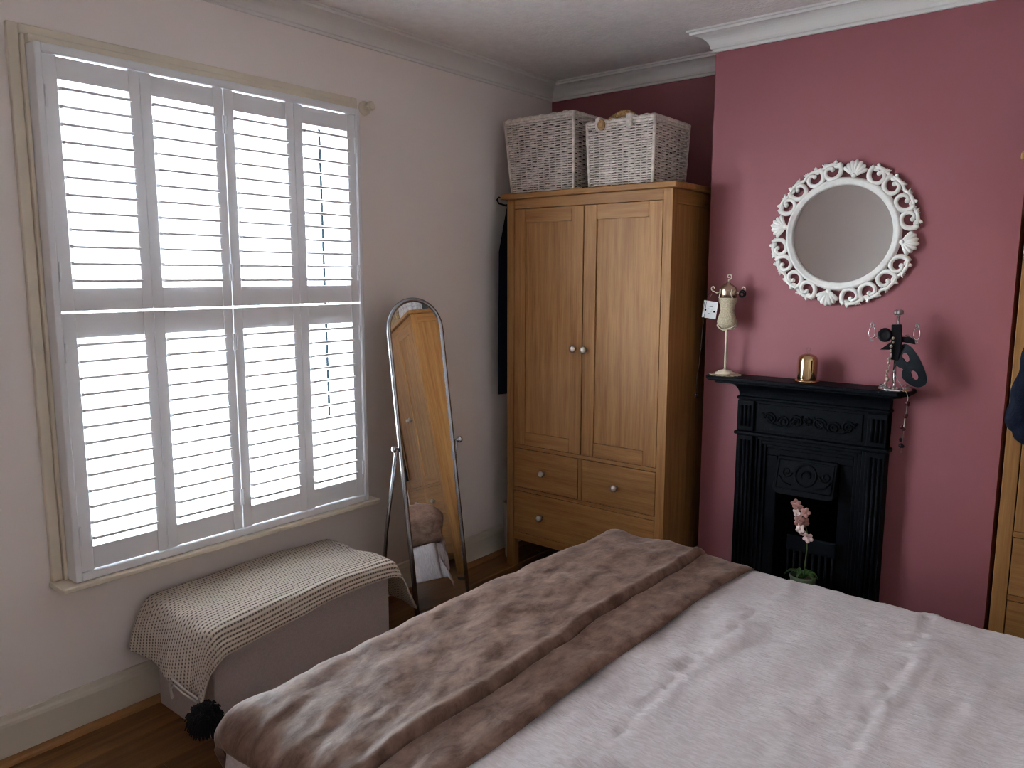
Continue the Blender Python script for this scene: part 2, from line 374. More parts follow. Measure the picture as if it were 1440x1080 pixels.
# shutters: eight hinged panels
louvre_poly = [(.0315, -.0028), (.0315, .0028), (.026, .0052), (.010, .0058), (-.010, .0058), (-.026, .0052), (-.0315, .0034), (-.0315, -.0034), (-.026, -.0052), (-.010, -.0058), (.010, -.0058), (.026, -.0052)]
lv_cache = {}
SX = .066
pan_y = [(1.3965, 1.679, 1.436, 1.645), (1.6805, 1.967, 1.716, 1.931), (1.9705, 2.256, 2.007, 2.222), (2.2575, 2.5475, 2.294, 2.508)]
ordinal = ['leftmost of four', 'second from the left', 'third from the left', 'rightmost of four']
for tier, (z0, z1, oz0, oz1, nl) in (('upper', (1.3865, 2.134, 1.456, 2.067, 12)), ('lower', (.5615, 1.379, .637, 1.303, 13))):
    for k, (y0, y1, oy0, oy1) in enumerate(pan_y):
        hx = SX; hy = y0 if k % 2 == 0 else y1
        p = empty('shutter_panel', (hx, (y0 + y1) / 2, z0))
        tag(p, '%s white louvred shutter panel, %s across the window' % (tier, ordinal[k]), 'shutter', 'louvred shutter panels')
        TT = Matrix.Translation((-hx, -(y0 + y1) / 2, -z0)); D = .0135
        for (a, b) in ((y0, oy0), (oy1, y1)): MB().box(hx - D, hx + D, a, b, z0, z1).xf(TT).build('stile', 'shutter', p, bevel=.002)
        for (a, b) in ((z0 + (0 if tier == 'upper' else .0025), oz0), (oz1, z1 - (.0035 if tier == 'upper' else 0))): MB().box(hx - D + .001, hx + D - .001, oy0, oy1, a, b).xf(TT).build('rail', 'shutter', p, bevel=.0015)
        pitch = (oz1 - oz0) / nl; tilt = radians(-6 if tier == 'upper' else 11)
        w = oy1 - oy0 - .003
        key = (round(w, 4), tier)
        if key not in lv_cache:
            q = MB(); q.prism(louvre_poly, lambda a, b, t: (a * cos(tilt) - b * sin(tilt), (t - .5) * w, a * sin(tilt) + b * cos(tilt)))
            o = q.build('louvre', 'shutter', p, smooth=False); lv_cache[key] = o.data; first = o
        else: first = None
        for j in range(nl):
            if first is not None and j == 0: o = first
            else: o = bpy.data.objects.new('louvre', lv_cache[key]); COL.objects.link(o); o.parent = p
            o.location = (0, (oy0 + oy1) / 2 - (y0 + y1) / 2, oz0 - z0 + pitch * (j + .5))
        for zz in (z0 + .12, z1 - .12):
            MB().lathe([(.004, -.03), (.004, .03)], (hx + D + .0035, hy + (.004 if k % 2 == 0 else -.004), zz), 8).xf(TT).build('hinge', 'shutter', p)

# curtain pole socket by the window head
r_ = empty('curtain_bracket', (0, 2.667, 2.19)); tag(r_, 'small worn cream curtain pole bracket on wall by window head', 'bracket')
MB().lathe([(.030, 0), (.030, .006), (.022, .012), (.016, .016)], (0, 0, 0), 20, axis='x').build('wall_plate', 'cream', r_, smooth=False)
MB().lathe([(.013, .014), (.013, .034), (.019, .038), (.020, .046), (.014, .052)], (0, 0, .004), 16, axis='x').build('peg', 'cream', r_)

# ------------------------------------------------------------------ outdoors
structure(MB().box(-60, -.6, -40, 60, -3.3, -3.2).build('street', 'tarmac'))

# ------------------------------------------------------------------ bed (foot towards the window)
BX0, BX1, BY0, BY1, BT = 1.070, 3.28, 1.288, 2.972, .498
bed = empty('bed', (2.25, 1.95, 0)); tag(bed, 'low double bed with wooden legs under blush coverlet and velvet throw', 'bed')
TB = Matrix.Translation((-2.25, -1.95, 0))
MB().box(1.17, 3.26, 1.42, 2.83, .15, .255).xf(TB).build('bed_base', 'otto', bed, bevel=.01)
MB().box(1.14, 3.27, 1.37, 2.88, .258, .44).xf(TB).build('mattress', 'sheet', bed, bevel=.03, segs=4)
for x in (1.23, 3.2):
    for y in (1.48, 2.77): MB().lathe([(.022, 0), (.034, .15)], (x, y, 0), 14).xf(TB).build('leg', 'oakz', bed)
MB().box(3.285, 3.33, 1.32, 2.93, .0, .95).xf(TB).build('headboard', 'otto', bed, bevel=.015)

def drape(px, py, rect, r, top, flare=.06, maxdrop=9):
    x0, x1, y0, y1 = rect; x0 += r; x1 -= r; y0 += r; y1 -= r
    cx = min(max(px, x0), x1); cy = min(max(py, y0), y1); dx = px - cx; dy = py - cy; d = (dx ** 4 + dy ** 4) ** .25
    if d < 1e-9: return Vector((px, py, top)), Vector((0, 0, 1))
    ux, uy = dx / d, dy / d; q = r * pi / 2
    if d < q:
        th = d / r; return Vector((cx + ux * r * sin(th), cy + uy * r * sin(th), top - r * (1 - cos(th)))), Vector((ux * sin(th), uy * sin(th), cos(th)))
    e = d - q; return Vector((cx + ux * (r + flare * e), cy + uy * (r + flare * e), top - r - e)), Vector((ux, uy, 0))

RECT = (BX0, BX1, BY0, BY1); RR = .068
SEAMS = [(1.668, .6), (1.797, 1.0), (1.94, .35), (2.08, .5), (2.22, 1.1), (2.37, .4), (2.50, .7), (2.66, .9), (2.83, .6), (3.0, .9), (1.5, .6), (1.3, .6)]
def seam_h(px, py):
    q = px + .012 * sin(py * 2.6) + .010 * sin(py * 6.3 + 1)
    pk = fbm(px * 10, py * 44, 2.3, 3); h = 0
    for c, k in SEAMS:
        d = q - c
        if abs(d) < .09: h += k * (-.0038 * math.exp(-(d / .007) ** 2) + .0100 * pk * math.exp(-(d / .022) ** 2) + .0022 * math.exp(-((d - .02) / .02) ** 2))
    h += .0014 * fbm(px * 9, py * 62, 7, 2)
    h += .0090 * fbm(px * 3.2, py * 2.2, 1.7, 3) + .0055 * fbm(px * 8 + py * 5, py * 4 - px * 6, 4.2, 3)
    c_ = fbm(px * 2.6 + 5, py * 3.1, 8.0, 2)
    h += .0045 * max(0, c_) * sin((px * .75 - py * .5) * 75 + 4 * fbm(px * 3, py * 3, 2.2, 2))
    return h
CU0, CU1, CV0, CV1 = BX0 - .33, BX1 - .0, BY0 - .30, BY1 + .30
def cov(u, v):
    px = CU0 + (CU1 - CU0) * u; py = CV0 + (CV1 - CV0) * v
    P, n = drape(px, py, RECT, RR, BT, .05)
    sl = .018 * (1 - ((P.y - 2.12) / .84) ** 2) if n.z > .5 else 0
    h = seam_h(px, py); fold = 0
    if n.z < .4: fold = .012 * sin((px if abs(n.y) > .5 else py) * 26 + 1.3 * sin(px * 9)) * min(1, (BT - RR - P.z) / .12) if P.z < BT - RR else 0
    return P + n * (h + fold) + Vector((0, 0, sl))
cv = MB().grid(cov, 230, 208, uv=lambda u, v: (CU0 + (CU1 - CU0) * u, CV0 + (CV1 - CV0) * v))
cvo = cv.build('coverlet', 'satin', smooth=True, fixn=False, solid=.006); tag(cvo, 'blush white ruched satin coverlet spread over the bed', 'bedspread')

TU0, TU1, TV0, TV1 = BX0 - .16, 1.650, BY0 - .042, BY1 + .06
def thr(u, v):
    px = TU0 + (TU1 - TU0) * u; py = TV0 + (TV1 - TV0) * v
    ex = (.008 * sin(py * 4.1 + .6) + .005 * sin(py * 9.0) - .030 * max(0, (2.6 - py) / 1.3) + .006) * max(0, (u - .8) / .2); px2 = px + ex
    P, n = drape(px2, py, (BX0 - .012, BX1, BY0 - .012, BY1 + .004), RR + .012, BT + .006, .03)
    sl = .018 * (1 - ((P.y - 2.12) / .84) ** 2) if n.z > .5 else 0
    e = min(TU1 - px, px - TU0, py - TV0, TV1 - py); w = .040
    edge = sqrt(max(0, 1 - (1 - min(1, e / w)) ** 2))
    fx = 1.488 + .012 * sin(py * 3.3 + 2.2) - .006 * sin(py * 9)
    t = (px2 - fx) / .014
    h = .012 / (1 + math.exp(max(-30, min(30, t * 3.6)))) + .004 * math.exp(-((px2 - fx + .018) / .014) ** 2) - .014 * math.exp(-((px2 - fx - .005) / .0055) ** 2)
    h += .010 * max(0, fbm(px * 3.4 + 3, py * 3.0, 5.5, 3)) + .0060 * fbm(px * 9 + py * 5, py * 6 - px * 3, 9.1, 3)
    near = math.exp(-((py - 1.34) / .22) ** 2)
    h += .010 * near * fbm((px + py * .25) * 15, py * 4.0, 3.3, 2)
    h += .006 * sin((px * .8 + py * .35) * 34 + 3 * fbm(px * 2, py * 2, 1)) * max(0, fbm(px * 2.2, py * 2.4, 8.8, 2))
    return P + n * ((h + .012) * edge) + Vector((0, 0, sl))
to = MB().grid(thr, 190, 290, uv=lambda u, v: (TU0 + (TU1 - TU0) * u, TV0 + (TV1 - TV0) * v)).build('velvet_throw', 'velvet', smooth=True, fixn=False)
tag(to, 'folded taupe crushed velvet throw lying across foot of bed', 'throw')

# ------------------------------------------------------------------ ottoman and blanket
ot = empty('storage_ottoman', (.24, 2.0, 0)); tag(ot, 'long grey beige fabric storage ottoman against wall under the window', 'ottoman')
MB().box(-.185, .185, -.372, .372, .004, .335).build('body', 'otto', ot, bevel=.006)
MB().box(-.186, .186, -.374, .374, .338, .390).build('lid', 'otto', ot, bevel=.018, segs=4)
OR = (.05, .431, 1.622, 2.378)
AU0, AU1, AV0, AV1 = .055, .425 + .075, 1.622 - .190, 2.378 + .215
def bl(u, v):
    py = AV0 + (AV1 - AV0) * v; wdt = AU1 + .022 * sin(py * 5.0) + .05 * max(0, (1.66 - py) / .25)
    px = AU0 + (wdt - AU0) * u
    if py < 1.62: py = 1.62 + (py - 1.62) * (.80 + .28 * u)
    P, n = drape(px, py, (OR[0] - .03, OR[1] + .008, OR[2] - .008, OR[3] + .008), .030, .399, .16)
    h = .006 + .006 * fbm(px * 6, py * 5, 3.1, 3)
    if n.z > .6: h += .010 * (1 - ((py - 2.0) / .40) ** 2) + .006 * sin(px * 24 + .8 * sin(py * 4)) * u
    hang = max(0, .40 - P.z)
    if n.y < -.5: h += .045 * (1 - math.exp(-hang / .045)) * (1 - .45 * u)
    if n.y > .5: h += .34 * hang
    if abs(n.y) > .5: h += .05 * hang * sin(px * 21 + 1.0)
    elif abs(n.x) > .5: h += .07 * hang * (1 + sin(py * 17))
    P = P + n * h
    P.x = max(P.x, .030)
    return P
bo = MB().grid(bl, 60, 120, uv=lambda u, v: (AU0 + (AU1 - AU0) * u, AV0 + (AV1 - AV0) * v)).build('blanket', 'dotted', smooth=True, fixn=False, solid=.007)
tag(bo, 'cream stitched blanket with rows of dark dots draped over ottoman', 'blanket')
pm = MB(); rnd = random.Random(3); pc = Vector((.482, 1.560, .158))
pm.ball(pc, .036, 14)
for i in range(420):
    d = Vector((rnd.gauss(0, 1), rnd.gauss(0, 1), rnd.gauss(0, 1) - .35)).normalized()
    e = pc + d * rnd.uniform(.040, .062) + Vector((0, 0, -.024)); pm.tube([pc + d * .022, (pc + d * .045 + e) / 2, e], [.0045, .0035, .0018], 5)
pm.build('pompom', 'black_yarn', bo)
MB().tube([(.46, 1.555, .200), (.42, 1.530, .232), (.375, 1.522, .250), (.345, 1.525, .225), (.340, 1.533, .170)], .004, 8).tube([(.455, 1.555, .188), (.425, 1.528, .218), (.385, 1.520, .236), (.358, 1.522, .212), (.352, 1.53, .18)], .003, 8).build('tie_cord', 'cord', bo)

# ------------------------------------------------------------------ cheval mirror
MW, MH = .130, 1.392
yaw = radians(-13); tilt = radians(9.5)
cm = empty('cheval_mirror', (.408, 2.703, 0)); tag(cm, 'tall arched free-standing mirror in grey metal frame by the window', 'mirror')
cm.rotation_euler = (0, 0, yaw)
TL = Matrix.Rotation(-tilt, 4, 'Y')                       # lean the top back to the wall
L_ = MH / cos(tilt)
arc = [(0, -MW, .012), (0, -MW, .4), (0, -MW, .8)] + [(0, -MW * cos(pi * i / 24), L_ - MW + MW * sin(pi * i / 24)) for i in range(25)] + [(0, MW, .8), (0, MW, .4), (0, MW, .012)]
MB().tube(arc, .0105, 12).xf(TL).build('frame', 'tube', cm, smooth=True)
g = MB(); ins = MW - .008; pol = [(-ins, .10), (ins, .10)] + [(ins * cos(pi * i / 24), L_ - MW + ins * sin(pi * i / 24)) for i in range(25)]
g.prism(pol, lambda a, b, t: (.003 - .006 * t, a, b)).xf(TL).build('glass', 'looking_glass', cm)
MB().prism([(a * 1.0, b) for a, b in pol], lambda a, b, t: (-.0035 - .004 * t, a, b)).xf(TL).build('backing', 'dark', cm)
MB().tube([(0, -MW, .085), (0, MW, .085)], .007, 10).xf(TL).build('crossbar', 'tube', cm)
for s in (-1, 1):
    pv = TL @ Vector((0, s * (MW + .014), .79))
    MB().tube([pv + Vector((0, s * .006, 0)), (pv.x - .075, pv.y + s * .02, .40), (pv.x - .125, pv.y + s * .026, .009)], .0085, 10).build('leg', 'tube', cm, smooth=True)
    k = MB(); k.lathe([(.006, 0), (.006, .010), (.014, .012), (.016, .020), (.013, .027), (.005, .029)], (0, 0, 0), 14)
    k.xf(Matrix.Translation((pv.x + .004, pv.y + s * .002, pv.z)) @ Matrix.Rotation(-s * pi / 2, 4, 'X')).build('knob', 'chrome', cm, smooth=True)

# ------------------------------------------------------------------ wardrobe
WX0, WYF, WW, WD = .1475, 3.435, .899, .535
wr = empty('wardrobe', (WX0, WYF, 0)); tag(wr, 'oak two-door wardrobe with drawers in the alcove beside the window wall', 'wardrobe', 'oak wardrobes')
def wb(name, m, *b, bevel=.0018, parent=wr): return MB().box(*b).build(name, m, parent, bevel=bevel)
for x0, x1 in ((0, .044), (WW - .044, WW)):
    wb('post', 'oakz', x0, x1, 0, .044, 0, 1.8625); wb('post', 'oakz', x0, x1, WD - .044, WD, 0, 1.8625)
for x0, x1, xi in ((.004, .020, 0), (WW - .020, WW - .004, 1)):
    wb('side_panel', 'oakz', x0 + .004 * (1 - xi), x1 - .004 * xi, .0445, WD - .0445, .15, 1.80)
    wb('side_rail', 'oaky', x0 - .003 * (1 - xi), x1 + .003 * xi, .0445, WD - .0445, 1.8005, 1.8625); wb('side_rail', 'oaky', x0 - .003 * (1 - xi), x1 + .003 * xi, .0445, WD - .0445, .147, .20)
wb('top', 'oakx', -.028, WW + .024, -.022, WD + .004, 1.863, 1.889, bevel=.006)
wb('top_rail', 'oakx', .0445, WW - .0445, .002, .03, 1.816, 1.8625)
wb('rail', 'oakx', .0445, WW - .0445, .002, .03, .632, .650); wb('rail', 'oakx', .0445, WW - .0445, .002, .03, .410, .428)
wb('divider', 'oakz', .4395, .4595, .002, .03, .4283, .6317)
wb('apron', 'oakx', .0445, WW - .0445, .004, .03, .148, .190)
wb('back_panel', 'oakz', .044, WW - .044, WD - .014, WD - .004, .148, 1.86)
wb('bottom_board', 'oakx', .044, WW - .044, .03, WD - .045, .15, .165)
wb('inside', 'dark', .046, WW - .046, .026, .034, .192, 1.815, bevel=0)
def knob(parent, x, z):
    k = MB().lathe([(.0075, 0), (.006, .010), (.007, .013), (.0145, .017), (.0165, .023), (.0145, .029), (.008, .033), (.001, .034)], (x, .0, z), 18, axis='y')
    k.build('knob', 'steel', parent, smooth=True)
g_ = .0025
for d0, d1, kx in ((.0445, .4520, .413), (.4525, WW - .0445, .4725)):
    x0, x1, z0, z1 = d0 + g_, d1 - g_ * .6, .650 + g_, 1.816 - g_
    sw = .066
    dm = MB().box(x0 + sw - .004, x1 - sw + .004, .008, .018, z0 + .06, z1 - .06)
    d = dm.build('door', 'oakz', wr)
    for a, b in ((x0, x0 + sw), (x1 - sw, x1)): MB().box(a, b, .000, .022, z0, z1).build('stile', 'oakz', d, bevel=.0015)
    for a, b in ((z0, z0 + sw), (z1 - sw, z1)): MB().box(x0 + sw + .0006, x1 - sw - .0006, .0003, .022, a, b).build('door_rail', 'oakx', d, bevel=.0015)
    knob(d, kx, 1.155)
for x0, x1, z0, z1, ks in ((.0445, .4395, .428, .632, (.235,)), (.4595, WW - .0445, .428, .632, (.652,)), (.0445, WW - .0445, .190, .410, (.224, .665))):
    d = MB().box(x0 + g_, x1 - g_, .001, .022, z0 + g_, z1 - g_).build('drawer', 'oakx', wr, bevel=.0018)
    for kx in ks: knob(d, kx, (z0 + z1) / 2 - .004)
wr2 = copy_tree(wr); wr2.location = (2.300, WYF, 0)
wr2['label'] = 'oak wardrobe at right edge of the photo beyond the chimney breast, mostly cut off'

# ------------------------------------------------------------------ wicker baskets
def basket(x0, x1, y0, y1, z0, z1, label, seed, taper=.012, lean=0.0):
    cx, cy = (x0 + x1) / 2, (y0 + y1) / 2; rn = random.Random(seed)
    b = empty('wicker_basket', (cx, cy, z0)); tag(b, label, 'basket', 'white-washed wicker baskets on the wardrobe')
    hw, hd, hh = (x1 - x0) / 2, (y1 - y0) / 2, z1 - z0
    rows = int(hh / .0112); ns = (11, 9)
    m = MB()
    def side_pts(h):  # perimeter positions with stake phase
        k = taper * (1 - h / hh); a, c = hw - .008 - k, hd - .008 - k; out = []
        def add(p, q, n, nrm):
            for i in range(n * 4): t = i / (n * 4); out.append((p[0] + (q[0] - p[0]) * t, p[1] + (q[1] - p[1]) * t, nrm, t * n))
        add((-a, -c), (a, -c), ns[0], (0, -1)); add((a, -c), (a, c), ns[1], (1, 0)); add((a, c), (-a, c), ns[0], (0, 1)); add((-a, c), (-a, -c), ns[1], (-1, 0))
        return out
    for r in range(rows):
        h = .012 + (hh - .036) * r / (rows - 1); ring = []
        for x, y, nrm, ph in side_pts(h):
            s = sin(ph * pi) * (1 if r % 2 else -1); amp = .0048
            jit = rn.uniform(-.0011, .0011)
            ring.append((x + nrm[0] * s * amp + lean * h, y + nrm[1] * s * amp, h + jit))
        m.tube(ring, .0050 + rn.uniform(-.0008, .0005), 5, closed=True)
    m.build('weave', 'wicker', b, smooth=True)['kind'] = 'stuff'
    st = MB()
    for i in range(4):
        nrm = [(0, -1), (1, 0), (0, 1), (-1, 0)][i]; n = ns[i % 2]
        for k in range(1, n):
            t = k / n
            def pt(h):
                q = side_pts(h); base = [0, ns[0] * 4, (ns[0] + ns[1]) * 4, (2 * ns[0] + ns[1]) * 4][i]; x, y, _, _ = q[base + k * 4]; return (x + lean * h, y, h)
            st.tube([pt(.004), pt(hh - .02)], .0036, 5)
    st.build('stakes', 'wicker', b)['kind'] = 'stuff'
    for sx, sy in ((-1, -1), (1, -1), (1, 1), (-1, 1)):
        k = taper; MB().tube([(sx * (hw - .010 - k), sy * (hd - .010 - k), .002), (sx * (hw - .008) + lean * hh, sy * (hd - .008), hh - .006)], .0085, 8).build('corner_post', 'wicker', b, smooth=True)
    rim = MB()
    for j, (dz, rr) in enumerate(((.010, .0085), (.022, .0075))):
        a, c = hw - .008, hd - .008
        pts = []
        for p, q in (((-a, -c), (a, -c)), ((a, -c), (a, c)), ((a, c), (-a, c)), ((-a, c), (-a, -c))):
            for i in range(20):
                t = i / 20; pts.append((p[0] + (q[0] - p[0]) * t + lean * hh, p[1] + (q[1] - p[1]) * t, hh - dz + .0022 * sin(i * 2.4 + j * 2)))
        rim.tube(pts, rr, 7, closed=True)
    rim.build('rim', 'wicker', b, smooth=True)
    MB().box(-hw + .024 + taper, hw - .024 - taper, -hd + .024 + taper, hd - .024 - taper, .002, hh - .03).build('shade_core', 'wicker_in', b)  # added inner box, basket's inner shade put into its dark colour
    lid = MB(); nl = 26
    for i in range(nl):
        y = -hd + .014 + (2 * hd - .028) * i / (nl - 1)
        lid.tube([(-hw + .012 + (2 * hw - .024) * j / 36 + lean * hh, y, hh - .004 + .004 * sin(j * pi / 3 + i * pi)) for j in range(37)], .0058, 5)
    lid.build('lid', 'wicker', b, smooth=True)
    return b
basket(.118, .538, 3.452, 3.80, 1.8895, 2.245, 'taller wicker basket nearest the window wall on wardrobe top', 1, .018, -.03)
b2 = basket(.586, .946, 3.452, 3.785, 1.8895, 2.180, 'shorter wicker basket with brown rope handle on wardrobe top', 2, .010, .0)
rp = []
for i in range(41):
    t = i / 40; rp.append((-.085 + .175 * t, -.150 + .02 * sin(pi * t), .262 + .052 * sin(pi * t) ** .8))
rh = MB()
for s in range(3):
    pts = []
    for i, p in enumerate(rp):
        a = i * .9 + s * 2 * pi / 3; pts.append((p[0], p[1] + .0065 * cos(a), p[2] + .0065 * sin(a)))
    rh.tube(pts, .0085, 7)
rh.ball((-.088, -.172, .268), .019, 12, (1, .9, 1.25)); rh.build('rope_handle', 'rope', b2, smooth=True)
for x in (-.104, .052): MB().box(x - .015, x + .015, -.180, -.148, .245, .303).build('handle_loop', 'wicker', b2, bevel=.008)

# boxes on the second wardrobe (seen in the tall mirror)
def lidbox(name, loc, sx, sy, sz, m, label):
    e = empty(name, loc); tag(e, label, 'box')
    MB().box(-sx / 2, sx / 2, -sy / 2, sy / 2, 0, sz * .72).build('body', m, e, bevel=.004)
    MB().box(-sx / 2 - .004, sx / 2 + .004, -sy / 2 - .004, sy / 2 + .004, sz * .72, sz).build('lid', m, e, bevel=.005); return e
lidbox('storage_box', (2.84, 3.60, 1.8895), .34, .28, .26, 'leopard', 'brown spotted storage box on right wardrobe, reflected in tall mirror')
lidbox('storage_box', (2.53, 3.60, 1.8895), .22, .28, .24, 'floral', 'pale patterned storage box on right wardrobe, reflected in tall mirror')
lidbox('storage_box', (2.35, 3.74, 1.8895), .12, .34, .24, 'slate', 'dark slate storage box on right wardrobe, reflected in tall mirror')

# ------------------------------------------------------------------ fireplace
fp = empty('fireplace', (1.6, YC, 0)); tag(fp, 'black cast iron Victorian fireplace with mantelshelf on the pink wall', 'fireplace')
def fb(name, m, *b, bevel=.003, parent=fp): return MB().box(b[0] - 1.6, b[1] - 1.6, b[2] - YC, b[3] - YC, b[4], b[5]).build(name, m, parent, bevel=bevel)
FY = 3.600
sh = [(1.172, 0), (1.172, -.112), (1.196, -.148), (1.944, -.148), (1.978, -.112), (1.978, 0)]
ms = MB().prism(sh, lambda a, b, t: (a - 1.6, b, 1.056 + .018 * t)).build('mantel_shelf', 'iron', fp, bevel=.006, segs=3)
sh2 = [(1.205, 0), (1.205, -.100), (1.222, -.128), (1.926, -.128), (1.950, -.100), (1.950, 0)]
MB().prism(sh2, lambda a, b, t: (a - 1.6, b, 1.046 + .010 * t)).build('shelf_moulding', 'iron', ms, bevel=.003)
# cove under the shelf
cvp = []
for i in range(9):
    t = i / 8 * pi / 2; cvp.append((.052 + .058 * (1 - cos(t)), .990 + .056 * sin(t)))
cvp = [(0, .990)] + cvp + [(0, 1.046)]
cq = MB(); nn = len(cvp); vs = []
for x, sgn in ((1.302, -1), (1.898, 1)):
    vs += [(x + sgn * max(0, a - .052) * .65 - 1.6, -a, b) for a, b in cvp]
cq.add(vs, [(i, (i + 1) % nn, nn + (i + 1) % nn, nn + i) for i in range(nn)] + [tuple(range(nn - 1, -1, -1)), tuple(range(nn, 2 * nn))]).build('cove', 'iron', fp)
fb('frieze', 'iron', 1.302, 1.898, FY, YC, .838, .990)
fb('moulding', 'iron', 1.296, 1.904, FY - .013, YC, .976, .989, bevel=.005)
fb('moulding', 'iron', 1.290, 1.910, FY - .016, YC, .822, .838, bevel=.006)
fb('frieze_panel', 'iron', 1.392, 1.808, FY - .004, FY, .852, .964, bevel=.002)
def flute_post(x0, x1, z0, z1, y):
    p = fb('pilaster', 'iron', x0, x1, y, YC, z0, z1)
    n = 3; w = (x1 - x0 - .020) / n
    for i in range(n):
        xx = x0 + .010 + w * (i + .5)
        MB().tube([(xx - 1.6, y - YC - .001, z0 + .02), (xx - 1.6, y - YC - .001, z1 - .02)], w * .36, 8).build('flute', 'iron', p, smooth=True)
for x0, x1 in ((1.302, 1.374), (1.826, 1.898)):
    flute_post(x0, x1, .842, .972, FY - .012); flute_post(x0, x1, .06, .821, FY - .010)
    fb('plinth', 'iron', x0 - .006, x1 + .006, FY - .018, YC, 0, .06)
# swag ornament on the frieze
sw = MB()
for s in (-1, 1):
    for k in range(3):
        c = (s * (.045 + .055 * k), -.063, .905 - .008 * (k % 2)); a0 = 0 if s > 0 else pi
        sw.tube(spiral(c, .026, .006, a0, a0 + s * 1.6 * 2 * pi, 30), .0036, 6)
    sw.tube([(s * .02, -.062, .93), (s * .08, -.063, .878), (s * .14, -.063, .882), (s * .19, -.062, .925)], .004, 6)
for i in range(8): sw.ball((.012 * cos(i * pi / 4), -.063, .91 + .012 * sin(i * pi / 4)), .006, 8)
sw.build('frieze_ornament', 'iron', fp, smooth=True)
# inner surround in steps
for k, (a, y) in enumerate(((.0, FY + .004), (.016, FY + .012), (.032, FY + .022))):
    q = MB(); x0, x1, zt = 1.3745 + a, 1.8255 - a, .8215 - a; w = .0155
    for b in ((x0, x0 + w, y, YC + .02, 0, zt), (x1 - w, x1, y, YC + .02, 0, zt), (x0 + w, x1 - w, y, YC + .02, zt - w, zt)): q.box(b[0] - 1.6, b[1] - 1.6, b[2] - YC, b[3] - YC, b[4], b[5])
    q.build('inset_frame', 'iron', fp, bevel=.003)
fb('register_plate', 'iron', 1.4225, 1.7775, FY + .030, FY + .040, .742, .774)
for x0, x1 in ((1.4225, 1.470), (1.726, 1.7775)): fb('register_plate', 'iron', x0, x1, FY + .030, FY + .040, 0, .742)
# canopy hood
hv = [(1.478, .750), (1.720, .750), (1.722, .610), (1.700, .600), (1.496, .600), (1.474, .610)]
hd = MB().prism(hv, lambda a, b, t: (a - 1.6, FY + .034 - YC - t * (.018 + .050 * (0.75 - b) / .15), b)).build('hood', 'iron', fp, bevel=.004)
ho = MB()
def hy(z): return FY + .034 - YC - (.018 + .050 * (.75 - z) / .15) - .001
ho.tube([(.003 + .042 * cos(a), hy(.685 + .042 * sin(a)), .685 + .042 * sin(a)) for a in [2 * pi * i / 28 for i in range(28)]], .0042, 6, closed=True)
ho.tube([(.003 + .018 * cos(a), hy(.685), .685 + .018 * sin(a)) for a in [2 * pi * i / 16 for i in range(16)]], .004, 6, closed=True)
for s in (-1, 1):
    ho.tube([(.003 + p.x, hy(p.z), p.z) for p in spiral((s * .078, 0, .69), .022, .005, pi if s > 0 else 0, (pi if s > 0 else 0) + s * 2.6 * pi, 26)], .0034, 6)
    ho.tube([(s * .05, hy(.64), .64), (s * .085, hy(.648), .648), (s * .105, hy(.672), .672)], .0034, 6)
ho.tube([(x, hy(z), z) for x, z in ((-.112, .737), (.110, .737), (.110, .625), (-.112, .625))], .0035, 6, closed=True)
ho.build('hood_ornament', 'iron', hd, smooth=True)
# firebox: cheeks, back, grate
fbx = MB()
fbx.add([(FX0 + .002 - 1.6, 0, .0), (FX0 + .002 - 1.6, 0, .76), (1.52 - 1.6, .26, .0), (1.52 - 1.6, .26, .70)], [(0, 1, 3, 2)])
fbx.add([(FX1 - .002 - 1.6, 0, .0), (FX1 - .002 - 1.6, 0, .76), (1.68 - 1.6, .26, .0), (1.68 - 1.6, .26, .70)], [(0, 2, 3, 1)])
fbx.add([(1.52 - 1.6, .26, 0), (1.68 - 1.6, .26, 0), (1.68 - 1.6, .26, .70), (1.52 - 1.6, .26, .70)], [(0, 1, 2, 3)])
fbx.build('firebox', 'iron_soot', fp, fixn=False)
gr = MB().box(-.065, .135, -.052, -.040, .355, .420).build('grate', 'iron', fp, bevel=.005)
for i in range(8): MB().tube([(-.055 + .0257 * i, -.046, .15), (-.055 + .0257 * i, -.052, .358)], .006, 7).build('grate_bar', 'iron', gr, smooth=True)
MB().box(-.10, .17, -.05, .2, .135, .15).build('grate_floor', 'iron_soot', gr)
he = MB(); he.box(-.43, .43, -.33, -.064, 0.0005, .018); he.build('hearth', 'slate_tile', fp, bevel=.003)

